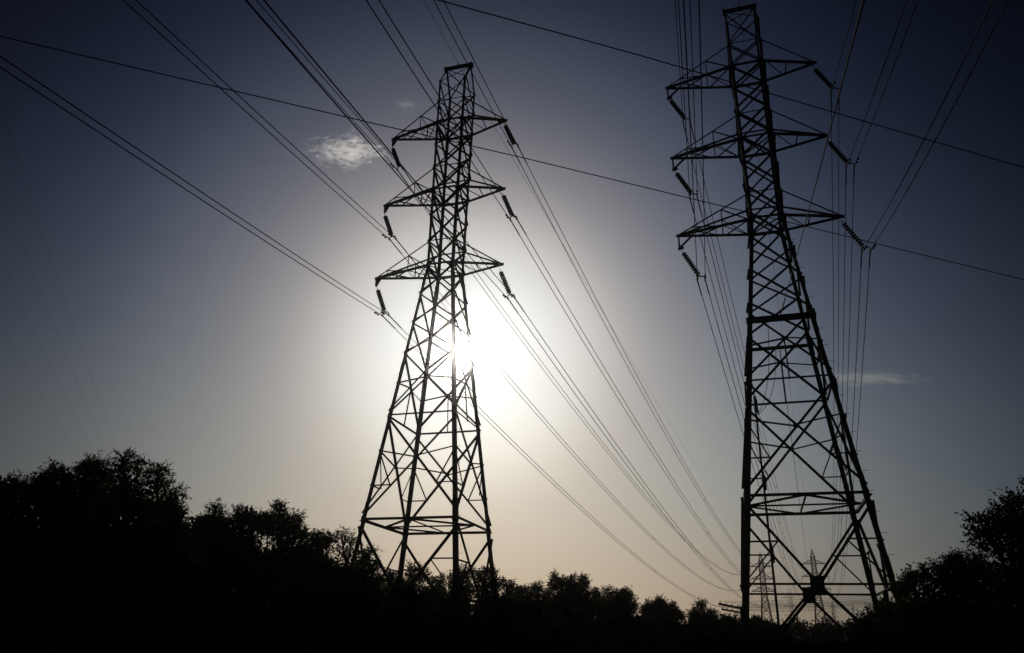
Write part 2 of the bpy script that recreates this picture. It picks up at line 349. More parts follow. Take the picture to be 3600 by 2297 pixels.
# ------------------------------------------------------------------ insulator strings
INS = {'A': {'LT': ((-5.37, -6.9), (-4.44, -9.25)), 'LM': ((-5.40, -13.23), (-4.50, -15.55)), 'LL': ((-5.41, -19.58), (-4.47, -21.89)), 'RT': ((4.14, -6.62), (5.03, -8.90)), 'RM': ((4.13, -12.92), (5.07, -15.27)), 'RL': ((4.14, -19.23), (5.05, -21.58))},
       'B': {'LT': ((-5.65, -7.24), (-4.52, -9.52)), 'LM': ((-5.66, -13.61), (-4.48, -15.93)), 'LL': ((-5.65, -19.97), (-4.43, -22.28)), 'RT': ((4.45, -6.64), (5.50, -9.01)), 'RM': ((4.50, -12.83), (5.58, -15.21)), 'RL': ((4.54, -19.14), (5.60, -21.50))}}
def make_string(yaw, vec, ndisc=10):
    root = empty('insulator_string', (0, 0, 0), yaw)
    mid = Vector((vec[0], 0, vec[1])); bot = mid + Vector((-.1, 0, .27)); ln = bot.length; ax = bot.normalized()
    m = MB(); m.tube([ax * .0 + Vector((0, .0, .06)), ax * .12], .02)
    for k in range(8):
        t0, t1 = k * math.pi / 4, (k + 1) * math.pi / 4
        m.tube([ax * (.12 + .05 * math.cos(t)) + Vector((0, .05 * math.sin(t), 0)) for t in (t0, t1)], .014)
    m.build('shackle', DARKST, root)
    z0, z1 = .24, ln - .1; st = (z1 - z0) / ndisc
    m = MB(); m.tube([ax * .14, ax * (ln - .0)], .03, 8); m.build('rod', DARKST, root)
    dm = MB(); dm.lathe((0, 0, 0), ax, [(-.1, .04), (-.07, .05), (-.05, .06), (-.03, .13), (-.01, .17), (.015, .18), (.03, .17), (.04, .08), (.06, .045), (.1, .035)], 16)
    d0 = dm.build('insulator_disc', PORC, root, True); d0.location = ax * (z0 + st / 2)
    for k in range(1, ndisc):
        d_ = d0.copy(); COL.objects.link(d_); d_.parent = root; d_.location = ax * (z0 + st * (k + .5))
    ca_, cb_ = mid + Vector((-.245, 0, 0)), mid + Vector((.245, 0, 0))
    m = MB(); pts = [ca_ + Vector((0, 0, .05)), ca_ + Vector((-.01, 0, .17)), bot + Vector((0, 0, .0)), mid + Vector((.14, 0, .22)), cb_ + Vector((0, 0, .14)), cb_ + Vector((0, 0, .05))]
    m.tube(pts, [.03, .038, .05, .045, .035, .03], 8); m.build('yoke', DARKST, root)
    for c in (ca_, cb_):
        m = MB(); m.lathe(c + Vector((0, -.17, 0)), (0, 1, 0), [(0, .03), (.05, .05), (.12, .075), (.22, .075), (.29, .05), (.34, .03)], 10); m.box(c + Vector((0, 0, -.03)), (1, 0, 0), (0, 1, 0), (0, 0, 1), .05, .08, .06)
        m.build('suspension_clamp', DARKST, root)
    return root
ARMN = {'T': 'top', 'M': 'middle', 'L': 'lowest'}
CL = {}
for n, pl, pn, tilt in (('A', PA, 'left', None), ('B', PB, 'right', None)):
    proto = None
    for k, (t, c) in INS[n].items():
        if proto is None:
            dv = np.mean([(np.array(c_) - np.array(t_)) for t_, c_ in INS[n].values()], 0); proto = make_string(pl['yaw'], dv); o = proto
        else: o = copy_tree(proto)
        o.location = to_world(pl, (c[0] - dv[0], 0, c[1] - dv[1]))
        prop(o, 'slanting string of brown insulator discs under the %s %s crossarm of the %s big pylon' % (ARMN[k[1]], 'left' if k[0] == 'L' else 'right', pn), 'insulator', 'insulator strings of the two big pylons')
        for s, sg in (('a', -1), ('b', 1)): CL[n + k + s] = to_world(pl, (c[0] + sg * .245, 0, c[1] - .03))

# ------------------------------------------------------------------ far pylons
FP = {'A': dict(pos=(123.5, 377.3), zp=46.4, arms=(39.7, 34.0, 28.4), w=5.4, yaw=-.32, zt=37.78, sp=6.1, sag=(11.5, 11.6, 11.3, 10.8, 10.9, 11.0)),
      'B': dict(pos=(154.1, 390.3), zp=50.3, arms=(43.0, 37.0, 31.0), w=6.0, yaw=-.36, zt=40.3, sp=6.27, sag=(8.1, 8.9, 9.0, 10.1, 9.2, 8.9))}
def far_pylon(name, label, pos, zp, arms, w, yaw, zb=0.0):
    root = empty(name, (pos[0], pos[1], zb), yaw); prop(root, label, 'pylon', 'distant lattice pylons')
    b0, bt, bw = 4.2, .95, 1.35; zl = arms[2] - 2.5
    def hwz(z): return .12 + (bt - .12) * (zp - z) / 3.4 if z > zp - 3.4 else (bt + (bw - bt) * (zp - 3.4 - z) / (zp - 3.4 - zl) if z > zl else bw + (b0 - bw) * (zl - z) / zl)
    def P(s, z): h = hwz(z); return Vector((s[0] * h, s[1] * h, z))
    cs = [(-1, -1), (1, -1), (1, 1), (-1, 1)]
    for s in cs:
        m = MB(); zz = [0, zl, arms[0], zp - 3.4, zp]
        for a, b in zip(zz[:-1], zz[1:]): m.angle(P(s, a), P(s, b), (-s[0], 0, 0), (0, -s[1], 0), .42 if a < zl else .32, .07)
        m.build('leg', STEEL, root)
    for i in range(4):
        a, b = cs[i], cs[(i + 1) % 4]; m = MB(); z = 0.0; nr = Vector(((a[0] + b[0]) / 2, (a[1] + b[1]) / 2, 0))
        while z < zp - 3.5:
            h = hwz(z) * 1.75; z2 = min(z + h, zp - 3.4)
            for p, q, of in ((a, b, .02), (b, a, -.02)): m.angle(P(p, z) + nr * of, P(q, z2) + nr * of, nr.cross(Vector((0, 0, 1))), nr, .19, .05)
            m.angle(P(a, z2), P(b, z2), (0, 0, 1), nr, .1, .04); z = z2
        m.angle(P(a, zp - 3.4), P(b, zp - 1.6), (0, 0, 1), nr, .07, .03); m.angle(P(b, zp - 3.4), P(a, zp - 1.6), (0, 0, 1), nr, .07, .03)
        m.build('bracing', STEEL, root)
    for i, z in enumerate(arms):
        for sd in (-1, 1):
            m = MB(); tip = Vector((sd * (w + (-.4 if i == 0 else 0) + (.3)), 0, z))
            for sy in (-1, 1):
                r0, r1 = P((sd, sy), z), P((sd, sy), z + 1.9); m.angle(r0, tip, (0, 0, 1), (0, -sy, 0), .26, .06); m.angle(r1, tip, (0, 0, 1), (0, -sy, 0), .2, .06)
                for t0, t1 in ((0.0, .33), (.33, .33), (.33, .66), (.66, .66)): m.angle(r0.lerp(tip, t0), r1.lerp(tip, t1), (0, 0, 1), (0, -sy, 0), .1, .04)
            m.build('crossarm', STEEL, root)
    return root
farA = far_pylon('pointed_pylon', 'distant pointed pylon framed by the left side of the biggest pylon', FP['A']['pos'], FP['A']['zp'], FP['A']['arms'], FP['A']['w'], FP['A']['yaw'])
farB = far_pylon('pointed_pylon', 'distant pointed pylon directly behind the square plates of the biggest pylon', FP['B']['pos'], FP['B']['zp'], FP['B']['arms'], FP['B']['w'], FP['B']['yaw'])
f4 = copy_tree(farB); f4.location = (418.9, 1017.0, 14.1); f4.rotation_euler.z = -.38; prop(f4, 'tiny hazy pointed pylon seen just right of the larger distant pointed pylon')
f5 = copy_tree(farB); f5.location = (460.6, 1053.7, 13.4); f5.rotation_euler.z = -.38; prop(f5, 'farthest tiny pointed pylon standing above the trees near the right leg of the biggest pylon')
f3 = copy_tree(pylon_a); f3.location = (216.75, 602.2, 1.4); f3.rotation_euler.z = -.34; prop(f3, 'small distant flat topped pylon between the two distant pointed pylons', None, 'distant lattice pylons')

# insulators of the far pylons
def far_string():
    r = empty('insulator_string'); m = MB(); m.tube([(0, 0, 0), (0, 0, -1.75)], .05, 6); m.build('rod', DARKST, r)
    m = MB(); m.lathe((0, 0, -.2), (0, 0, -1), [q for k in range(9) for q in ((k * .15, .07), (k * .15 + .05, .17), (k * .15 + .1, .07))], 8); m.build('insulator_disc_stack', PORC, r)
    m = MB(); m.tube([(-.25, 0, -2.05), (-.2, 0, -1.8), (0, 0, -1.7), (.2, 0, -1.8), (.25, 0, -2.05)], .05, 6); m.build('yoke', DARKST, r)
    return r
fs = None; FC = {}
for n, lab in (('A', 'left'), ('B', 'right')):
    f = FP[n]; c, s = math.cos(f['yaw']), math.sin(f['yaw'])
    for i in range(3):
        for sd, sn in ((-1, 'L'), (1, 'R')):
            z = f['arms'][i]; x = sd * (f['w'] + (-.4 if i == 0 else 0) + .2); zc = z - 2.05
            o = far_string() if fs is None else copy_tree(fs)
            fs = fs or o
            o.location = (f['pos'][0] + x * c, f['pos'][1] + x * s, z); o.rotation_euler.z = f['yaw']
            prop(o, 'insulators under the %s %s crossarm of the %s' % (('top', 'middle', 'lowest')[i], ('left', 'right')[sd > 0], 'distant pointed pylon at left' if n == 'A' else 'distant pointed pylon behind the square plates'), 'insulator', 'insulator strings of the distant pylons')
            for q, dx in (('a', -.25), ('b', .25)): FC[n + sn + 'TML'[i] + q] = Vector((f['pos'][0] + (x + dx) * c, f['pos'][1] + (x + dx) * s, zc))

# ------------------------------------------------------------------ conductors
FRONT = {'A': (-0.23035, .3636e-3, (0.196, 0.183, 0.174, 0.226, 0.209, 0.191), 110), 'B': (-0.2579, 2.249e-3, (0.078, 0.171, 0.166, 0.153, 0.163, 0.178), 75)}
ORD = ['LT', 'LM', 'LL', 'RT', 'RM', 'RL']
def damper(p, dr, parent):
    m = MB(); dr = dr.normalized(); dn = Vector((0, 0, -1)); c = p + dn * .11
    m.box(p + dn * .05, dr.cross(dn), dr, dn, .02, .03, .08)
    m.tube([c - dr * .26, c + dn * .02, c + dr * .26], .02, 5)
    for s in (-1, 1): m.lathe(c + dr * (s * .24) - dr * .07 + dn * .02, dr, [(0, .03), (.02, .07), (.12, .07), (.15, .03)], 8)
    m.build('vibration_damper', DARKST, parent)
def conductor(n, k, ab):
    i = ORD.index(k); p0 = CL[n + k + ab]; p1 = FC[n + k + ab]; th, kk, ms, tmax = FRONT[n]
    u = Vector((math.sin(th), -math.cos(th), 0)); front = []
    for t in [0, .5, 1, 2, 3, 4.5, 6] + list(np.linspace(8, tmax, 40)):
        q = p0 + u * t; q.z += -ms[i] * t + kk * t * t; front.append(q)
    back = []
    for t in [.0005, .001, .002, .004, .007, .01, .015] + list(np.linspace(.02, 1, 70)):
        q = p0.lerp(p1, t); q.z -= FP[n]['sag'][i] * 4 * t * (1 - t); back.append(q)
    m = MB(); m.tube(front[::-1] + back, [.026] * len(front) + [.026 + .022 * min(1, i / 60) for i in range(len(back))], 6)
    o = m.build('conductor', WIRE, None, True)
    prop(o, '%s wire of the twin conductor on the %s %s crossarm of the %s big pylon' % ('left' if ab == 'a' else 'right', ARMN[k[1]], 'left' if k[0] == 'L' else 'right', 'left' if n == 'A' else 'right'), 'power cable', 'twin conductors of the two power lines')
    # armour rods and damper
    L_ = (p1 - p0).length; m = MB(); pts = []
    for dd in (0, .5, 1, 1.5, 1.95):
        t = dd / L_; q = p0.lerp(p1, t); q.z -= FP[n]['sag'][i] * 4 * t * (1 - t); pts.append(q)
    fr = []
    for t in (0, .3, .6):
        q = p0 + u * t; q.z += -ms[i] * t; fr.append(q)
    m.tube(fr[:0:-1] + pts, .044, 7); m.build('armour_rod', DARKST, o)
    q = p0 + u * 1.05; q.z += -ms[i] * 1.05; damper(q, u + Vector((0, 0, -ms[i])), o)
    return o, back
SPC = {}
for n in 'AB':
    for k in ORD:
        ob = {}
        for ab in 'ab': ob[ab] = conductor(n, k, ab)
        for fr in (.3, .58, .82):
            j = int(7 + 69 * (fr - .02) / .98); p, q = ob['a'][1][j], ob['b'][1][j]; d_ = (ob['a'][1][j + 1] - p).normalized()
            m = MB(); e = (q - p).normalized()
            for s in (-.12, .12): m.tube([p + d_ * s * 2.5, q + d_ * s * 2.5], .022, 5)
            for w in (p, q): m.tube([w - d_ * .35, w + d_ * .35], .035, 5)
            m.build('spacer', DARKST, ob['a'][0])
def wire(name, pts, r, label, cat, group=None, m_=None):
    m = MB(); m.tube(pts, r, 5); o = m.build(name, m_ or WIRE, None, True); prop(o, label, cat, group); return o
def span(p, q, sag, n=40):
    return [Vector(p).lerp(Vector(q), t) - Vector((0, 0, sag * 4 * t * (1 - t))) for t in np.linspace(0, 1, n)]
def frontpts(p, th, ms, kk, tmax, n=40):
    u = Vector((math.sin(th), -math.cos(th), 0)); return [Vector(p) + u * t + Vector((0, 0, -ms * t + kk * t * t)) for t in np.linspace(0, tmax, n)]
ta, tb = to_world(PA, (0, 0, .17)), to_world(PB, (0, 0, .17))
wire('earth_wire', frontpts(ta, -.25, .16, .5e-3, 100)[:0:-1] + span(ta, (123.5, 377.3, 46.4), 4.7), .015, 'thin earth wire over the ridge beam of the left big pylon', 'earth wire', 'earth wires')
wire('earth_wire', frontpts(tb, -.258, .12, 1e-3, 80)[:0:-1] + span(tb, (154.1, 390.3, 50.3), 3.5), .015, 'thin earth wire running over the ridge beam of the right big pylon', 'earth wire', 'earth wires')
nb, fb = to_world(PB, (0, -2.0, -26.15)), to_world(PB, (0, 2.05, -26.75))
fo = wire('fibre_cable', frontpts(nb, -.3092, .2472, .3154e-3, 75, 60), .021, 'single cable slanting from upper right down to the thick beam of the right big pylon', 'cable', 'cables ending on the beams of the right pylon')
bo = wire('fibre_cable', span(fb, (151.5, 391.3, 38.06), 6.0), .021, 'single cable leaving the rear beam of the right big pylon toward the distant pylon', 'cable', 'cables ending on the beams of the right pylon')
for par, pts in ((fo, frontpts(nb, -.3092, .2472, .3154e-3, 5.2, 160)), (bo, span(fb, fb.lerp(Vector((151.5, 391.3, 38.06)), .012) - Vector((0, 0, .28)), 0, 160))):
    m = MB(); h = []
    for i, p in enumerate(pts[12:]): t = i * .42; h.append(p + Vector((math.cos(t) * .03, 0, math.sin(t) * .03)))
    m.tube(h, .017, 4); m.build('spiral_grip', DARKST, par)
mast = empty('cable_riser', (14.71, 43.06, 0)); prop(mast, 'thin dark cable riser mast standing inside the right big pylon with two joint boxes', 'mast')
m = MB(); m.tube([(0, 0, 0), (0, 0, 8), (0, 0, 15.8)], [.075, .065, .055], 8); m.tube([(0, 0, 15.8), (0, 0, 16.6)], .02, 6); m.build('mast_pole', STEEL, mast)
for zz in (15.2, 10.6, 6.6):
    m = MB(); m.box((.09, 0, zz), (1, 0, 0), (0, 1, 0), (0, 0, 1), .05, .07, .42); m.box((.09, 0, zz + .45), (1, 0, 0), (0, 1, 0), (0, 0, 1), .018, .018, .2); m.build('joint_box', DARKST, mast)
top = Vector((14.75, 43.0, 14.6))
for j, (st_, bend) in enumerate(((nb + Vector((-.75, .1, -.1)), 1.3), (fb + Vector((-.25, 0, 0)), 1.1))):
    pts = [];
    for t in np.linspace(0, 1, 24):
        q = st_.lerp(top, t); q.z -= bend * 4 * t * (1 - t) * .6; q.x += .25 * math.sin(t * math.pi); pts.append(q)
    wire('down_lead', pts, .018, ('slack down lead hanging from the thick front beam to the riser mast', 'slack down lead hanging from the rear beam to the riser mast')[j], 'cable', 'down leads inside the right pylon')

# onward spans behind the distant pylons
for n, tgt, yw, hh, w in (('A', (216.75, 602.2), -.34, (38.4, 32.1, 25.8), 5.0), ('B', (418.9, 1017.0), -.38, (55.2, 49.2, 43.2), 5.9)):
    c, s = math.cos(yw), math.sin(yw)
    for k in ORD:
        i = 'TML'.index(k[1]); sd = -1 if k[0] == 'L' else 1
        p = (FC[n + k + 'a'] + FC[n + k + 'b']) / 2; q = (tgt[0] + sd * w * c, tgt[1] + sd * w * s, hh[i])
        wire('conductor', span(p, q, 9 if n == 'A' else 22, 30), .035, 'distant wire running on from the %s %s crossarm of the pointed pylon %s' % (ARMN[k[1]], 'left' if k[0] == 'L' else 'right', 'at left' if n == 'A' else 'behind the plates'), 'power cable', 'onward spans of the distant lines')

# two low voltage wires crossing overhead
wire('overhead_wire', [(-20.5, 3.2, 8.95), (-7.0, 7.82, 9.0), (-2.28, 9.44, 9.0), (0.12, 10.25, 9.0), (5.28, 12.1, 9.0), (10.81, 14.09, 9.0), (26, 19.5, 9.0)], .009, 'lower of two thin wires crossing the sky from far left to right edge', 'overhead wire', 'thin wires crossing overhead')
wire('overhead_wire', [(-14, 2.5, 9.0), (-1.03, 7.01, 9.0), (1.64, 7.87, 9.0), (5.8, 9.31, 9.0), (8.3, 10.16, 9.0), (24, 15.6, 9.0)], .0085, 'upper of two thin wires crossing the sky from top centre to right edge', 'overhead wire', 'thin wires crossing overhead')
FAINT = [[(-31, 32), (-35.0, 41.0), (-40.4, 54.1), (-49.2, 75.9), (-76.3, 145.2), (-160, 360)], [(-37, 40), (-41.6, 51.7), (-48.9, 69.7), (-81.6, 152.1), (-165, 362)], [(-44, 52), (-49.1, 63.7), (-56.0, 80.6), (-80.3, 142.6), (-166, 364)], [(-53, 66), (-58.7, 79.3), (-67.6, 101.0), (-85.1, 146.1), (-168, 366)], [(-76, 105), (-87.8, 126.4), (-104.8, 162.0), (-172, 368)]]
for i, pl in enumerate(FAINT):
    wire('faint_wire', [(x, y, 34.6) for x, y in pl], .008, '%s of five hair thin wires rising at the far left, counted from the right' % ('first', 'second', 'third', 'fourth', 'fifth')[i], 'overhead wire', 'hair thin wires at far left')

# low wooden line crossing behind the right pylon
H = empty('wooden_crossarm_pole', (17.9, 61.4, 0), math.atan2(7.0, 4.2)); prop(H, 'dark wooden pole with two long crossarms poking out left of the biggest pylon leg', 'utility pole', 'low wooden poles behind the right pylon')
for x in (1.1,):
    m = MB(); m.tube([(x, 0, 0), (x, 0, 4.9)], [.14, .1], 8); m.build('pole', WOOD, H)
for z, l, r in ((4.79, 4.2, .075), (4.46, 3.8, .06)):
    m = MB(); m.box((0 if z > 4.7 else .3, .18, z), (1, 0, 0), (0, 1, 0), (0, 0, 1), l, .06, r); a = m.build('crossarm', WOOD, H)
    for k in range(6):
        x = -l + .3 + k * (2 * l - .6) / 5; m = MB(); m.lathe((x, .18, z + r - .02), (0, 0, 1), [(0, .015), (.05, .04), (.08, .028), (.11, .04), (.14, .02)], 8); m.build('pin_insulator', PORC, a)
H2 = copy_tree(H); H2.location = (30.5, 64.5, 0.9); H2.rotation_euler.z = math.atan2(7.0, 3.4); prop(H2, 'wooden crossarm pole half hidden in the trees right of the biggest pylon')
hy, hz = math.atan2(7.0, 4.2), math.atan2(7.0, 3.4)
NM = ['first', 'second', 'third', 'fourth', 'fifth', 'sixth', 'seventh', 'eighth', 'ninth', 'tenth', 'eleventh', 'twelfth']
ww = 0
for z, l, r in ((4.79, 4.2, .075), (4.46, 3.8, .06)):
    for k in range(6):
        x = -l + .3 + k * (2 * l - .6) / 5
        p = (17.9 + x * math.cos(hy) - .18 * math.sin(hy), 61.4 + x * math.sin(hy) + .18 * math.cos(hy), z + r + .12)
        q = (30.5 + x * math.cos(hz) - .18 * math.sin(hz), 64.5 + x * math.sin(hz) + .18 * math.cos(hz), z + r + 1.02)
        wire('line_wire', span(p, q, .1 + .04 * (k % 3), 16), .011, '%s of the twelve low wires strung between the wooden poles, from the %s crossarm' % (NM[ww], 'upper' if z > 4.7 else 'lower'), 'overhead wire', 'low wires between the wooden poles'); ww += 1

# ------------------------------------------------------------------ ground
m = MB(); nx, ny = 60, 80; xs = np.linspace(-700, 1100, nx); ys = np.concatenate([np.linspace(-90, 60, 30), np.linspace(75, 1480, 50)])
def gz(x, y):
    t = min(max((y - 620) / 380, 0), 1); return 14 * t * t * (3 - 2 * t) + (.05 * math.sin(x * .3) * math.cos(y * .23) if y < 300 else 0)
for y in ys:
    for x in xs: m.v.append((x, y, gz(x, y)))
for j in range(ny - 1):
    for i in range(nx - 1): m.f.append((j * nx + i, j * nx + i + 1, (j + 1) * nx + i + 1, (j + 1) * nx + i))
prop(m.build('ground', SOIL, None, True), kind='structure')

# ------------------------------------------------------------------ foliage
def leaf_mesh(centers, dirs, lens, wids):
    """rhombic leaves: arrays centers (n,3), dirs (n,3) unit, lens, wids"""
    n = len(centers); r = RNG.normal(size=(n, 3)); side = np.cross(dirs, r); side /= np.linalg.norm(side, axis=1)[:, None] + 1e-9
    nrm = np.cross(dirs, side); l, w = lens[:, None], wids[:, None]
    a = centers; b = centers + dirs * l * .45 + side * w * .5 + nrm * w * .12; c = centers + dirs * l; d_ = centers + dirs * l * .45 - side * w * .5 + nrm * w * .12
    return np.stack([a, b, c, d_], 1).reshape(-1, 3)
def mesh_quads(name, V, m, parent):
    me = bpy.data.meshes.new(name); n = len(V) // 4; me.vertices.add(len(V)); me.vertices.foreach_set('co', V.astype(np.float32).ravel())
    me.loops.add(n * 4); me.loops.foreach_set('vertex_index', np.arange(n * 4, dtype=np.int32)); me.polygons.add(n)
    me.polygons.foreach_set('loop_start', np.arange(n, dtype=np.int32) * 4); me.polygons.foreach_set('loop_total', np.full(n, 4, np.int32))
    me.update(calc_edges=True); me.materials.append(m); o = bpy.data.objects.new(name, me); COL.objects.link(o); o.parent = parent; return o
def unit(n):
    v = RNG.normal(size=(n, 3)); return v / np.linalg.norm(v, axis=1)[:, None]
def lobe_leaves(c, r, dens, leaf, aspect, droop, fill, nl=9):
    c = np.array(c); out = []
    # clumpy shell of sprigs
    ncl = max(5, int(14 * r)); clumps = unit(ncl) * (r * RNG.uniform(.45, .95, ncl))[:, None]
    clumps[:, 2] = np.abs(clumps[:, 2]) * RNG.choice([1, 1, -.6], ncl)
    ns = int(dens * (150 * r * r + 40)); ci = RNG.integers(0, ncl, ns)
    cr_ = (.20 + .30 * r) * RNG.uniform(.5, 1.1, ncl)
    st = c + clumps[ci] * RNG.uniform(.6, 1, ns)[:, None] + unit(ns) * (cr_[ci] * RNG.uniform(.1, 1, ns) ** .6)[:, None]
    od = (st - c); od /= np.linalg.norm(od, axis=1)[:, None] + 1e-6
    dr = od * .7 + unit(ns) * .6 + np.array([0, 0, .25]); dr /= np.linalg.norm(dr, axis=1)[:, None]
    sl = RNG.uniform(.2, .55, ns) * (.6 + .35 * r)
    for k in range(nl):
        t = (k + 1) / nl; p = st + dr * (sl * t)[:, None]; p[:, 2] -= droop * (sl * t) ** 2 * 1.2
        ld = dr * .5 + unit(ns) * .8; ld[:, 2] -= droop * .9; ld /= np.linalg.norm(ld, axis=1)[:, None]
        ll = leaf * RNG.uniform(.7, 1.3, ns); out.append(leaf_mesh(p, ld, ll, ll * aspect))
    if fill > 0:
        nf = int(fill * 800 * r * r + 10); p = c + unit(nf) * (r * .8 * RNG.uniform(0, 1, nf) ** .45)[:, None]; ll = RNG.uniform(.12, .24, nf) * (.6 + .3 * r)
        out.append(leaf_mesh(p, unit(nf), ll, ll * .8))
    tw = [(st[i], dr[i], sl[i]) for i in range(0, ns, 3)]
    return np.concatenate(out), tw
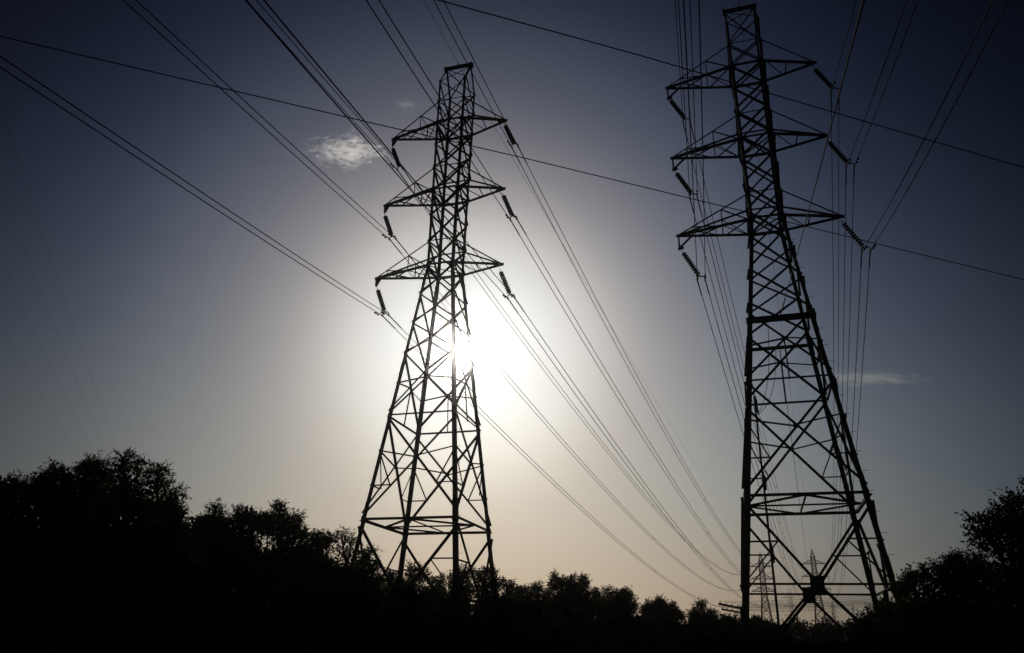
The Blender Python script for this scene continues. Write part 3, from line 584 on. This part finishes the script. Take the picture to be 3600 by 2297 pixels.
TREES=[
('willow_tree', [(-17.57, 25.35, 5.45, 1.41), (-17.47, 26.81, 5.61, 1.3), (-18.13, 27.75, 6.31, 0.78), (-17.18, 26.31, 4.02, 1.53)]),
('willow_tree', [(-16.35, 27.29, 6.42, 0.97), (-17.4, 28.04, 6.85, 0.48), (-17.63, 29.29, 7.49, 0.42), (-16.21, 28.06, 5.85, 1.36), (-17.21, 28.85, 4.81, 1.48)]),
('willow_tree', [(-16.37, 29.51, 7.35, 0.89), (-17.02, 30.58, 8.02, 0.52), (-16.8, 32.13, 6.86, 1.38), (-16.71, 30.04, 6.27, 1.34), (-16.67, 31.49, 4.93, 1.72)]),
('ash_tree', [(-14.92, 29.18, 7.54, 0.66), (-15.61, 30.2, 8.24, 0.32), (-15.64, 31.56, 8.22, 0.46), (-14.72, 29.97, 6.53, 1.12), (-14.88, 31.25, 5.17, 1.49)]),
('ash_tree', [(-14.67, 31.45, 7.56, 0.71), (-14.65, 32.89, 7.35, 0.56), (-15.76, 33.8, 8.58, 0.33), (-14.12, 32.41, 7.16, 0.27), (-15.17, 33.36, 6.63, 0.87)]),
('scrub_tree', [(-11.85, 27.43, 5.2, 0.61), (-12.69, 28.28, 5.05, 0.94), (-12.3, 29.67, 5.08, 0.65), (-11.95, 28.0, 4.04, 1.22)]),
('sapling', [(-13.17, 34.18, 6.63, 0.46), (-14.08, 35.3, 6.42, 0.37), (-13.9, 36.83, 7.2, 0.36), (-13.37, 34.84, 7.17, 0.18)]),
('scrub_tree', [(-13.13, 33.17, 5.39, 0.91), (-12.73, 34.74, 5.6, 0.89), (-13.48, 35.88, 4.65, 1.56)]),
('scrub_tree', [(-12.51, 36.47, 7.09, 0.52), (-13.4, 37.69, 6.94, 0.5), (-12.94, 39.37, 7.23, 0.66), (-12.72, 37.16, 6.16, 1.02), (-12.23, 38.84, 6.89, 0.72), (-12.07, 36.62, 4.88, 1.46)]),
('alder_tree', [(-11.81, 39.73, 7.78, 0.56), (-11.47, 41.44, 7.46, 0.69), (-13.28, 42.52, 7.7, 0.57), (-11.69, 40.58, 6.86, 1.12), (-11.2, 42.32, 6.95, 0.65), (-11.15, 39.92, 5.37, 1.6)]),
('willow_tree', [(-10.13, 41.19, 6.68, 0.58), (-9.85, 42.88, 6.76, 0.66), (-10.96, 44.25, 6.12, 1.29), (-9.82, 42.08, 4.75, 1.52)]),
('sapling', [(-9.03, 42.43, 7.02, 0.44), (-8.8, 44.13, 7.02, 0.39), (-9.46, 45.65, 6.47, 0.83), (-8.89, 43.29, 5.16, 1.25)]),
('willow_tree', [(-7.79, 43.65, 6.13, 0.61), (-7.58, 45.37, 5.69, 0.49), (-8.61, 46.87, 5.48, 1.1), (-7.3, 44.58, 4.78, 0.58), (-8.17, 46.11, 4.17, 1.48)]),
('hawthorn_tree', [(-7.83, 53.41, 5.52, 0.81), (-7.48, 55.5, 4.94, 1.19), (-8.7, 57.36, 4.44, 1.43)]),
('hawthorn_tree', [(-6.48, 54.57, 6.25, 0.59), (-6.04, 56.68, 6.01, 0.82), (-7.21, 58.61, 5.74, 1.05), (-6.26, 55.62, 4.41, 1.59)]),
('willow_tree', [(-4.65, 55.72, 5.68, 0.6), (-5.08, 57.78, 4.94, 1.14)]),
('alder_tree', [(-3.74, 57.72, 6.15, 0.79), (-3.02, 59.92, 6.51, 0.74), (-3.47, 62.06, 5.45, 1.45), (-3.65, 58.81, 4.05, 1.67)]),
('alder_tree', [(-1.86, 58.77, 6.38, 0.72), (-1.05, 60.99, 6.69, 0.66), (-0.5, 63.19, 6.24, 0.59), (-1.52, 59.88, 5.16, 1.39), (-1.2, 62.09, 4.05, 1.76)]),
('willow_tree', [(0.3, 60.73, 5.77, 0.74), (1.26, 62.99, 5.67, 0.68), (0.69, 65.26, 4.98, 1.4)]),
('willow_tree', [(2.52, 61.64, 5.82, 0.62), (1.93, 63.97, 5.49, 0.83), (3.66, 66.2, 5.66, 0.76), (2.58, 62.8, 4.59, 1.34)]),
('oak_tree', [(4.08, 63.49, 6.37, 0.73), (5.29, 65.79, 6.35, 1.07), (6.75, 68.04, 6.73, 0.69), (5.88, 64.55, 5.18, 1.38), (4.9, 67.01, 5.06, 1.44)]),
('alder_tree', [(7.34, 64.17, 5.67, 0.64), (8.73, 66.43, 5.89, 0.62), (8.48, 68.89, 5.01, 1.35)]),
('oak_tree', [(9.86, 64.81, 5.62, 0.84), (10.54, 67.18, 4.87, 0.86), (9.83, 69.76, 5.08, 1.12), (9.52, 66.09, 3.81, 1.4)]),
('rounded_tree', [(14.72, 75.7, 5.28, 1.13), (14.17, 78.74, 5.08, 1.01), (17.05, 81.11, 5.24, 0.92), (15.46, 77.02, 4.28, 1.5), (17.46, 79.55, 4.66, 0.62), (13.34, 75.96, 3.69, 1.34)]),
('scrub_tree', [(16.6, 67.39, 5.07, 0.67), (16.59, 70.06, 4.56, 0.75), (18.65, 72.22, 4.74, 0.67), (16.93, 68.65, 3.84, 1.22)]),
('bush', [(19.38, 68.65, 3.94, 0.63), (20.89, 70.99, 3.76, 0.65), (20.28, 73.93, 3.45, 0.91)]),
('bush', [(20.12, 64.41, 3.8, 0.64), (21.6, 66.58, 3.63, 0.61), (23.22, 68.7, 3.31, 0.68)]),
('scrub_tree', [(16.6, 36.93, 3.04, 0.34), (17.6, 38.14, 3.35, 0.35), (18.09, 39.57, 2.83, 0.5), (16.64, 37.74, 2.69, 0.35)]),
('willow_tree', [(16.29, 32.81, 4.28, 0.33), (16.52, 34.22, 3.82, 0.39), (17.82, 35.1, 4.71, 0.43), (16.45, 33.5, 3.33, 0.66), (17.55, 34.47, 3.74, 0.68)]),
('hawthorn_tree', [(16.0, 30.8, 4.66, 0.34), (16.96, 31.75, 4.79, 0.44), (17.28, 33.05, 4.17, 0.89), (16.29, 31.38, 3.14, 1.01)]),
('scrub_tree', [(16.32, 28.43, 4.9, 0.35), (16.59, 29.68, 4.7, 0.39), (17.8, 30.4, 4.96, 0.33), (16.43, 29.07, 3.99, 1.0), (16.78, 30.27, 3.01, 1.19)]),
('scrub_tree', [(16.47, 27.22, 4.76, 0.36), (16.89, 28.35, 4.15, 0.87), (17.56, 29.33, 3.19, 1.15)]),
('oak_tree', [(9.63, 15.58, 4.06, 0.22), (10.23, 16.01, 4.28, 0.27), (10.86, 16.42, 4.63, 0.25), (10.52, 15.41, 4.57, 0.26), (10.68, 16.13, 4.1, 0.45), (9.78, 15.49, 3.79, 0.34), (10.56, 15.79, 3.52, 0.7), (11.38, 16.06, 4.91, 0.37), (10.08, 15.7, 2.73, 0.73)]),
]
KIND = {  # leaf material, leaf length, aspect, droop, density, fill
 'willow_tree': (0, .13, .24, 1.0, 1.0, 1.0), 'ash_tree': (1, .13, .3, .7, .8, .35), 'scrub_tree': (2, .10, .4, .4, 1.0, 1.2), 'sapling': (0, .11, .32, .5, .75, .25), 'alder_tree': (1, .11, .5, .35, .95, .8),
 'hawthorn_tree': (1, .11, .55, .2, .8, .5), 'oak_tree': (2, .13, .6, .1, 1.1, 1.2), 'rounded_tree': (2, .14, .5, .1, 1.3, 1.8), 'bush': (2, .12, .5, .2, 1.1, 1.3)}
TLAB = ['tall willow at the left edge of the picture', 'tall willow second from the left edge with ragged top', 'tall willow in the highest part of the left tree mass', 'ash tree with two spiky tops right of the highest willow',
 'open ash tree with see-through crown ending the high left tree mass', 'dark scrub tree on the shoulder below the open ash', 'thin sapling sticking up alone above the low left scrub', 'low dark scrub under the lone sapling',
 'scrub tree between the lone sapling and the big alder', 'tall round topped alder left of the left big pylon', 'willow between the round topped alder and the left big pylon', 'slim feathery sapling close left of the left big pylon',
 'drooping willow crossed by the left leg of the left big pylon', 'airy hawthorn behind the left part of the left big pylon', 'hawthorn with small round top behind the second leg of the left big pylon', 'small willow in the gap under the middle of the left big pylon',
 'alder behind the thickest leg of the left big pylon', 'alder behind the right leg of the left big pylon', 'low willow just right of the left big pylon', 'second low willow right of the left big pylon with flat top',
 'oak with broad rounded crown midway between the two big pylons', 'low alder right of the broad oak', 'oak with steep right side at the end of the middle tree row', 'dome shaped dark tree standing apart in the middle distance',
 'small pointed scrub tree right of the dome shaped tree', 'low bush left of the leftmost leg of the right big pylon', 'low bush seen inside the left legs of the right big pylon', 'low scrub tree under the right legs of the right big pylon',
 'willow hugging the right leg of the right big pylon', 'hawthorn just right of the right big pylon', 'dark scrub tree at the middle of the right hand tree slope', 'dark scrub tree below the big oak at right', 'big near oak spreading its branches at the right edge']
TREES[31][1].extend([(18.1, 28.7, 4.3, .85), (19.2, 28.6, 4.45, .95), (18.7, 28.9, 3.2, 1.2)])
for ti, (nm, lobes) in enumerate(TREES):
    mi, leaf, asp, droop, dens, fill = KIND[nm]
    near = nm == 'oak_tree' and lobes[0][1] < 20
    cx = sum(l[0] for l in lobes) / len(lobes); cy = sum(l[1] for l in lobes) / len(lobes)
    if near: leaf, dens, fill, asp = .062, 2.0, .4, .75
    root = empty(nm, (cx, cy, 0)); prop(root, TLAB[ti], 'bush' if nm == 'bush' else 'tree', 'trees and bushes around the pylons')
    V = []; br = MB(); zt = min(l[2] for l in lobes) - .4
    base = Vector((0, 0, 0)); fork = Vector((.1, 0, max(.6, zt * .6))); tr = .13 + .02 * max(l[2] for l in lobes) * (.6 if near else 1)
    tm = MB(); tm.tube([base - Vector((0, 0, .2)), Vector((0, 0, fork.z * .5)) + Vector((.04, .05, 0)), fork], [tr * 1.3, tr, tr * .8], 8)
    tm.build('trunk', BARK, root, True)
    for (x, y, z, r) in lobes:
        r *= .95; z -= .03
        if ti in (28, 29): z -= .2
        if near: x += .1; z -= .06; r *= .9
        p = Vector((x - cx, y - cy, z)); mid = fork.lerp(p, .6) + Vector((random.uniform(-.2, .2), random.uniform(-.2, .2), .25))
        br.tube([fork, fork.lerp(mid, .5) + Vector((0, 0, -.08)), mid, p, p + Vector((random.uniform(-.3, .3) * r, 0, r * .7))], [tr * .45, tr * .28, tr * .17, tr * .08, .006], 6)
        for k in range(int(5 + 4 * r)):
            e = Vector(unit(1)[0]) * r * .95; e.z = abs(e.z) * .9 - .1; br.tube([mid.lerp(p, .6), p + e * .5, p + e], [tr * .09, tr * .05, .004], 4)
        lv, tw = lobe_leaves(p, r * (.9 if near else 1.0), dens, leaf, asp, droop, fill); V.append(lv)
        for s0, d0_, l0 in tw[:: (1 if near or nm in ('ash_tree', 'sapling') else 3)]:
            s0 = Vector(s0); e = s0 + Vector(d0_) * l0 * .9; e.z -= droop * l0 * l0; br.tube([s0, e], [.008, .003], 3)
    if not near:   # lower skirt of foliage down to the ground
        x0 = min(l[0] - l[3] * .6 for l in lobes) - cx; x1 = max(l[0] + l[3] * .6 for l in lobes) - cx; zl = min(l[2] for l in lobes)
        nf = int(600 * (x1 - x0) * max(zl, 1)); p = np.stack([RNG.uniform(x0, x1, nf), RNG.normal(0, .5, nf), RNG.uniform(.1, zl + .3, nf)], 1)
        ll = RNG.uniform(.14, .28, nf); V.append(leaf_mesh(p, unit(nf), ll, ll * .7))
    br.build('branches', BARK, root)
    mesh_quads('crown', np.concatenate(V), LEAF[mi], root)

# undergrowth and the far wood: masses nobody could count
def mass(name, label, cat, segs, leafsz, m, dens):
    V = []
    for (x0, y0, z0, x1, y1, z1, dep, cnt) in segs:
        n = int(cnt * dens); t = RNG.uniform(0, 1, n); x = x0 + (x1 - x0) * t; y = y0 + (y1 - y0) * t; h = z0 + (z1 - z0) * t
        q = np.stack([x, y], 1); L_ = math.hypot(x1 - x0, y1 - y0)
        bump_ = 1 + .13 * np.sin(t * L_ * 1.1 + x0) + .1 * np.sin(t * L_ * 2.9 + 1) + .06 * np.sin(t * L_ * 7.3)
        z = h * bump_ * RNG.uniform(0, 1, n) ** .75
        p = np.stack([x + RNG.normal(0, dep * .3, n), y + RNG.normal(0, dep, n), z], 1); d_ = unit(n); d_[:, 2] = np.abs(d_[:, 2])
        ll = leafsz * RNG.uniform(.6, 1.3, n); V.append(leaf_mesh(p, d_, ll, ll * .7))
    r = mesh_quads(name, np.concatenate(V), m, None); prop(r, label, cat, kind='stuff')
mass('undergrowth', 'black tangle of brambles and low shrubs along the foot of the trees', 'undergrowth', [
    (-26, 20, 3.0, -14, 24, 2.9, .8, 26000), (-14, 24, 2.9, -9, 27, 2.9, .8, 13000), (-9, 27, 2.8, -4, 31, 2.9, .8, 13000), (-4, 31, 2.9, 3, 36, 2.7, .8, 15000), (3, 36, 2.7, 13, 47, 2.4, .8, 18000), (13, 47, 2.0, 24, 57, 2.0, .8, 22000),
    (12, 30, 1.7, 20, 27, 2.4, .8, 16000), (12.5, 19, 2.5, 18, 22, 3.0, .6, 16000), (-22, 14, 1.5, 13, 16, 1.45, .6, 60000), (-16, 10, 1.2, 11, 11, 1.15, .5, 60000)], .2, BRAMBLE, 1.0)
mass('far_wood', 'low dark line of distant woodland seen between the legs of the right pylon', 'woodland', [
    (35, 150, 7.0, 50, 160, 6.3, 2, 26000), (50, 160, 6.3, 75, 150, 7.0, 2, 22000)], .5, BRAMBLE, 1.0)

# ------------------------------------------------------------------ railing by the left pylon
R = empty('pipe_railing', (-2, 17.8, 0)); prop(R, 'faintly glinting metal railing in front of the left big pylon', 'railing')
m = MB(); m.tube([(-1.7, .0, 2.5), (-.35, .05, 2.42), (2.2, .2, 2.45)], .012, 6); m.build('top_rail', WIRE, R)
m = MB(); m.tube([(-1.7, .0, 1.68), (2.2, .2, 1.7)], .012, 6); m.build('lower_rail', WIRE, R)
for x in (-1.6, -.35, .9, 2.1):
    m = MB(); m.tube([(x, .1, 0), (x, .1, 2.46)], .03, 6); m.build('post', STEEL, R)

# ------------------------------------------------------------------ clouds (volumes, far outside the haze)
def cloud(name, label, d_, dist, size, dens, scale, thr, seed, rot=0.0, aniso=.8, fall=.42):
    c = Vector(d_).normalized() * dist; bpy.ops.mesh.primitive_ico_sphere_add(subdivisions=3, radius=1, location=c); o = bpy.context.object; o.name = name; o.scale = size
    o.rotation_euler = (0, rot, 0)
    mt = bpy.data.materials.new(name); mt.use_nodes = True; n, l = mt.node_tree.nodes, mt.node_tree.links; n.clear()
    ou = n.new('ShaderNodeOutputMaterial'); v = n.new('ShaderNodeVolumePrincipled'); l.new(v.outputs[0], ou.inputs['Volume'])
    mt.cycles.volume_step_rate = .25
    v.inputs['Color'].default_value = (1, 1, 1, 1); v.inputs['Anisotropy'].default_value = aniso
    t = n.new('ShaderNodeTexCoord'); mp = n.new('ShaderNodeMapping'); mp.inputs['Location'].default_value = (seed, seed * .7, seed * .3); mp.inputs['Scale'].default_value = scale
    l.new(t.outputs['Object'], mp.inputs[0])
    nz = n.new('ShaderNodeTexNoise'); nz.inputs['Scale'].default_value = 1; nz.inputs['Detail'].default_value = 8; nz.inputs['Roughness'].default_value = .62; nz.inputs['Distortion'].default_value = 1.6; l.new(mp.outputs[0], nz.inputs['Vector'])
    ln = n.new('ShaderNodeVectorMath'); ln.operation = 'LENGTH'; l.new(t.outputs['Object'], ln.inputs[0])
    def M(op, a, b):
        q = n.new('ShaderNodeMath'); q.operation = op
        for i, x in enumerate((a, b)):
            if isinstance(x, (int, float)): q.inputs[i].default_value = x
            else: l.new(x, q.inputs[i])
        return q.outputs[0]
    f = M('SUBTRACT', M('ADD', nz.outputs['Fac'], M('MULTIPLY', M('SUBTRACT', .55, ln.outputs['Value']), fall)), thr)
    f = M('MINIMUM', M('MULTIPLY', M('MAXIMUM', f, 0.0), dens), dens * .2)
    l.new(f, v.inputs['Density']); o.data.materials.append(mt); prop(o, label, 'cloud'); return o
cloud('cloud', 'small bright wispy cloud left of the left big pylon', (-0.2171, 0.7895, 0.5741), 1700, (145, 48, 76), .34, (4.0, 2.2, 5.2), .575, 12.1, fall=.40)
cloud('cloud', 'faint long flat cloud behind the right big pylon', (0.4267, 0.8503, 0.3079), 1900, (210, 50, 26), .07, (3.4, 1.6, 2.2), .50, 8.4, fall=.38)
cloud('cloud', 'tiny torn wisp of cloud just left of the top of the left big pylon', (-0.1407, 0.7640, 0.6297), 1800, (50, 25, 26), .07, (3.2, 2.0, 4.0), .55, 5.2, fall=.38)

# ------------------------------------------------------------------ haze
m = MB(); x0, x1, y0, y1, z0, z1 = -710, 1110, -100, 1490, -1.2, 68
m.v = [(x, y, z) for z in (z0, z1) for x, y in ((x0, y0), (x1, y0), (x1, y1), (x0, y1))]
m.f = [(0, 3, 2, 1), (4, 5, 6, 7), (0, 1, 5, 4), (1, 2, 6, 5), (2, 3, 7, 6), (3, 0, 4, 7)]
hm = bpy.data.materials.new('haze'); hm.use_nodes = True; n, l = hm.node_tree.nodes, hm.node_tree.links; n.clear()
ou = n.new('ShaderNodeOutputMaterial'); v = n.new('ShaderNodeVolumePrincipled'); l.new(v.outputs[0], ou.inputs['Volume'])
v.inputs['Color'].default_value = (.97, .96, .95, 1); v.inputs['Density'].default_value = .00034; v.inputs['Anisotropy'].default_value = .985
hz = m.build('haze', hm); prop(hz, 'thin sunlit haze filling the air', 'haze', kind='stuff')
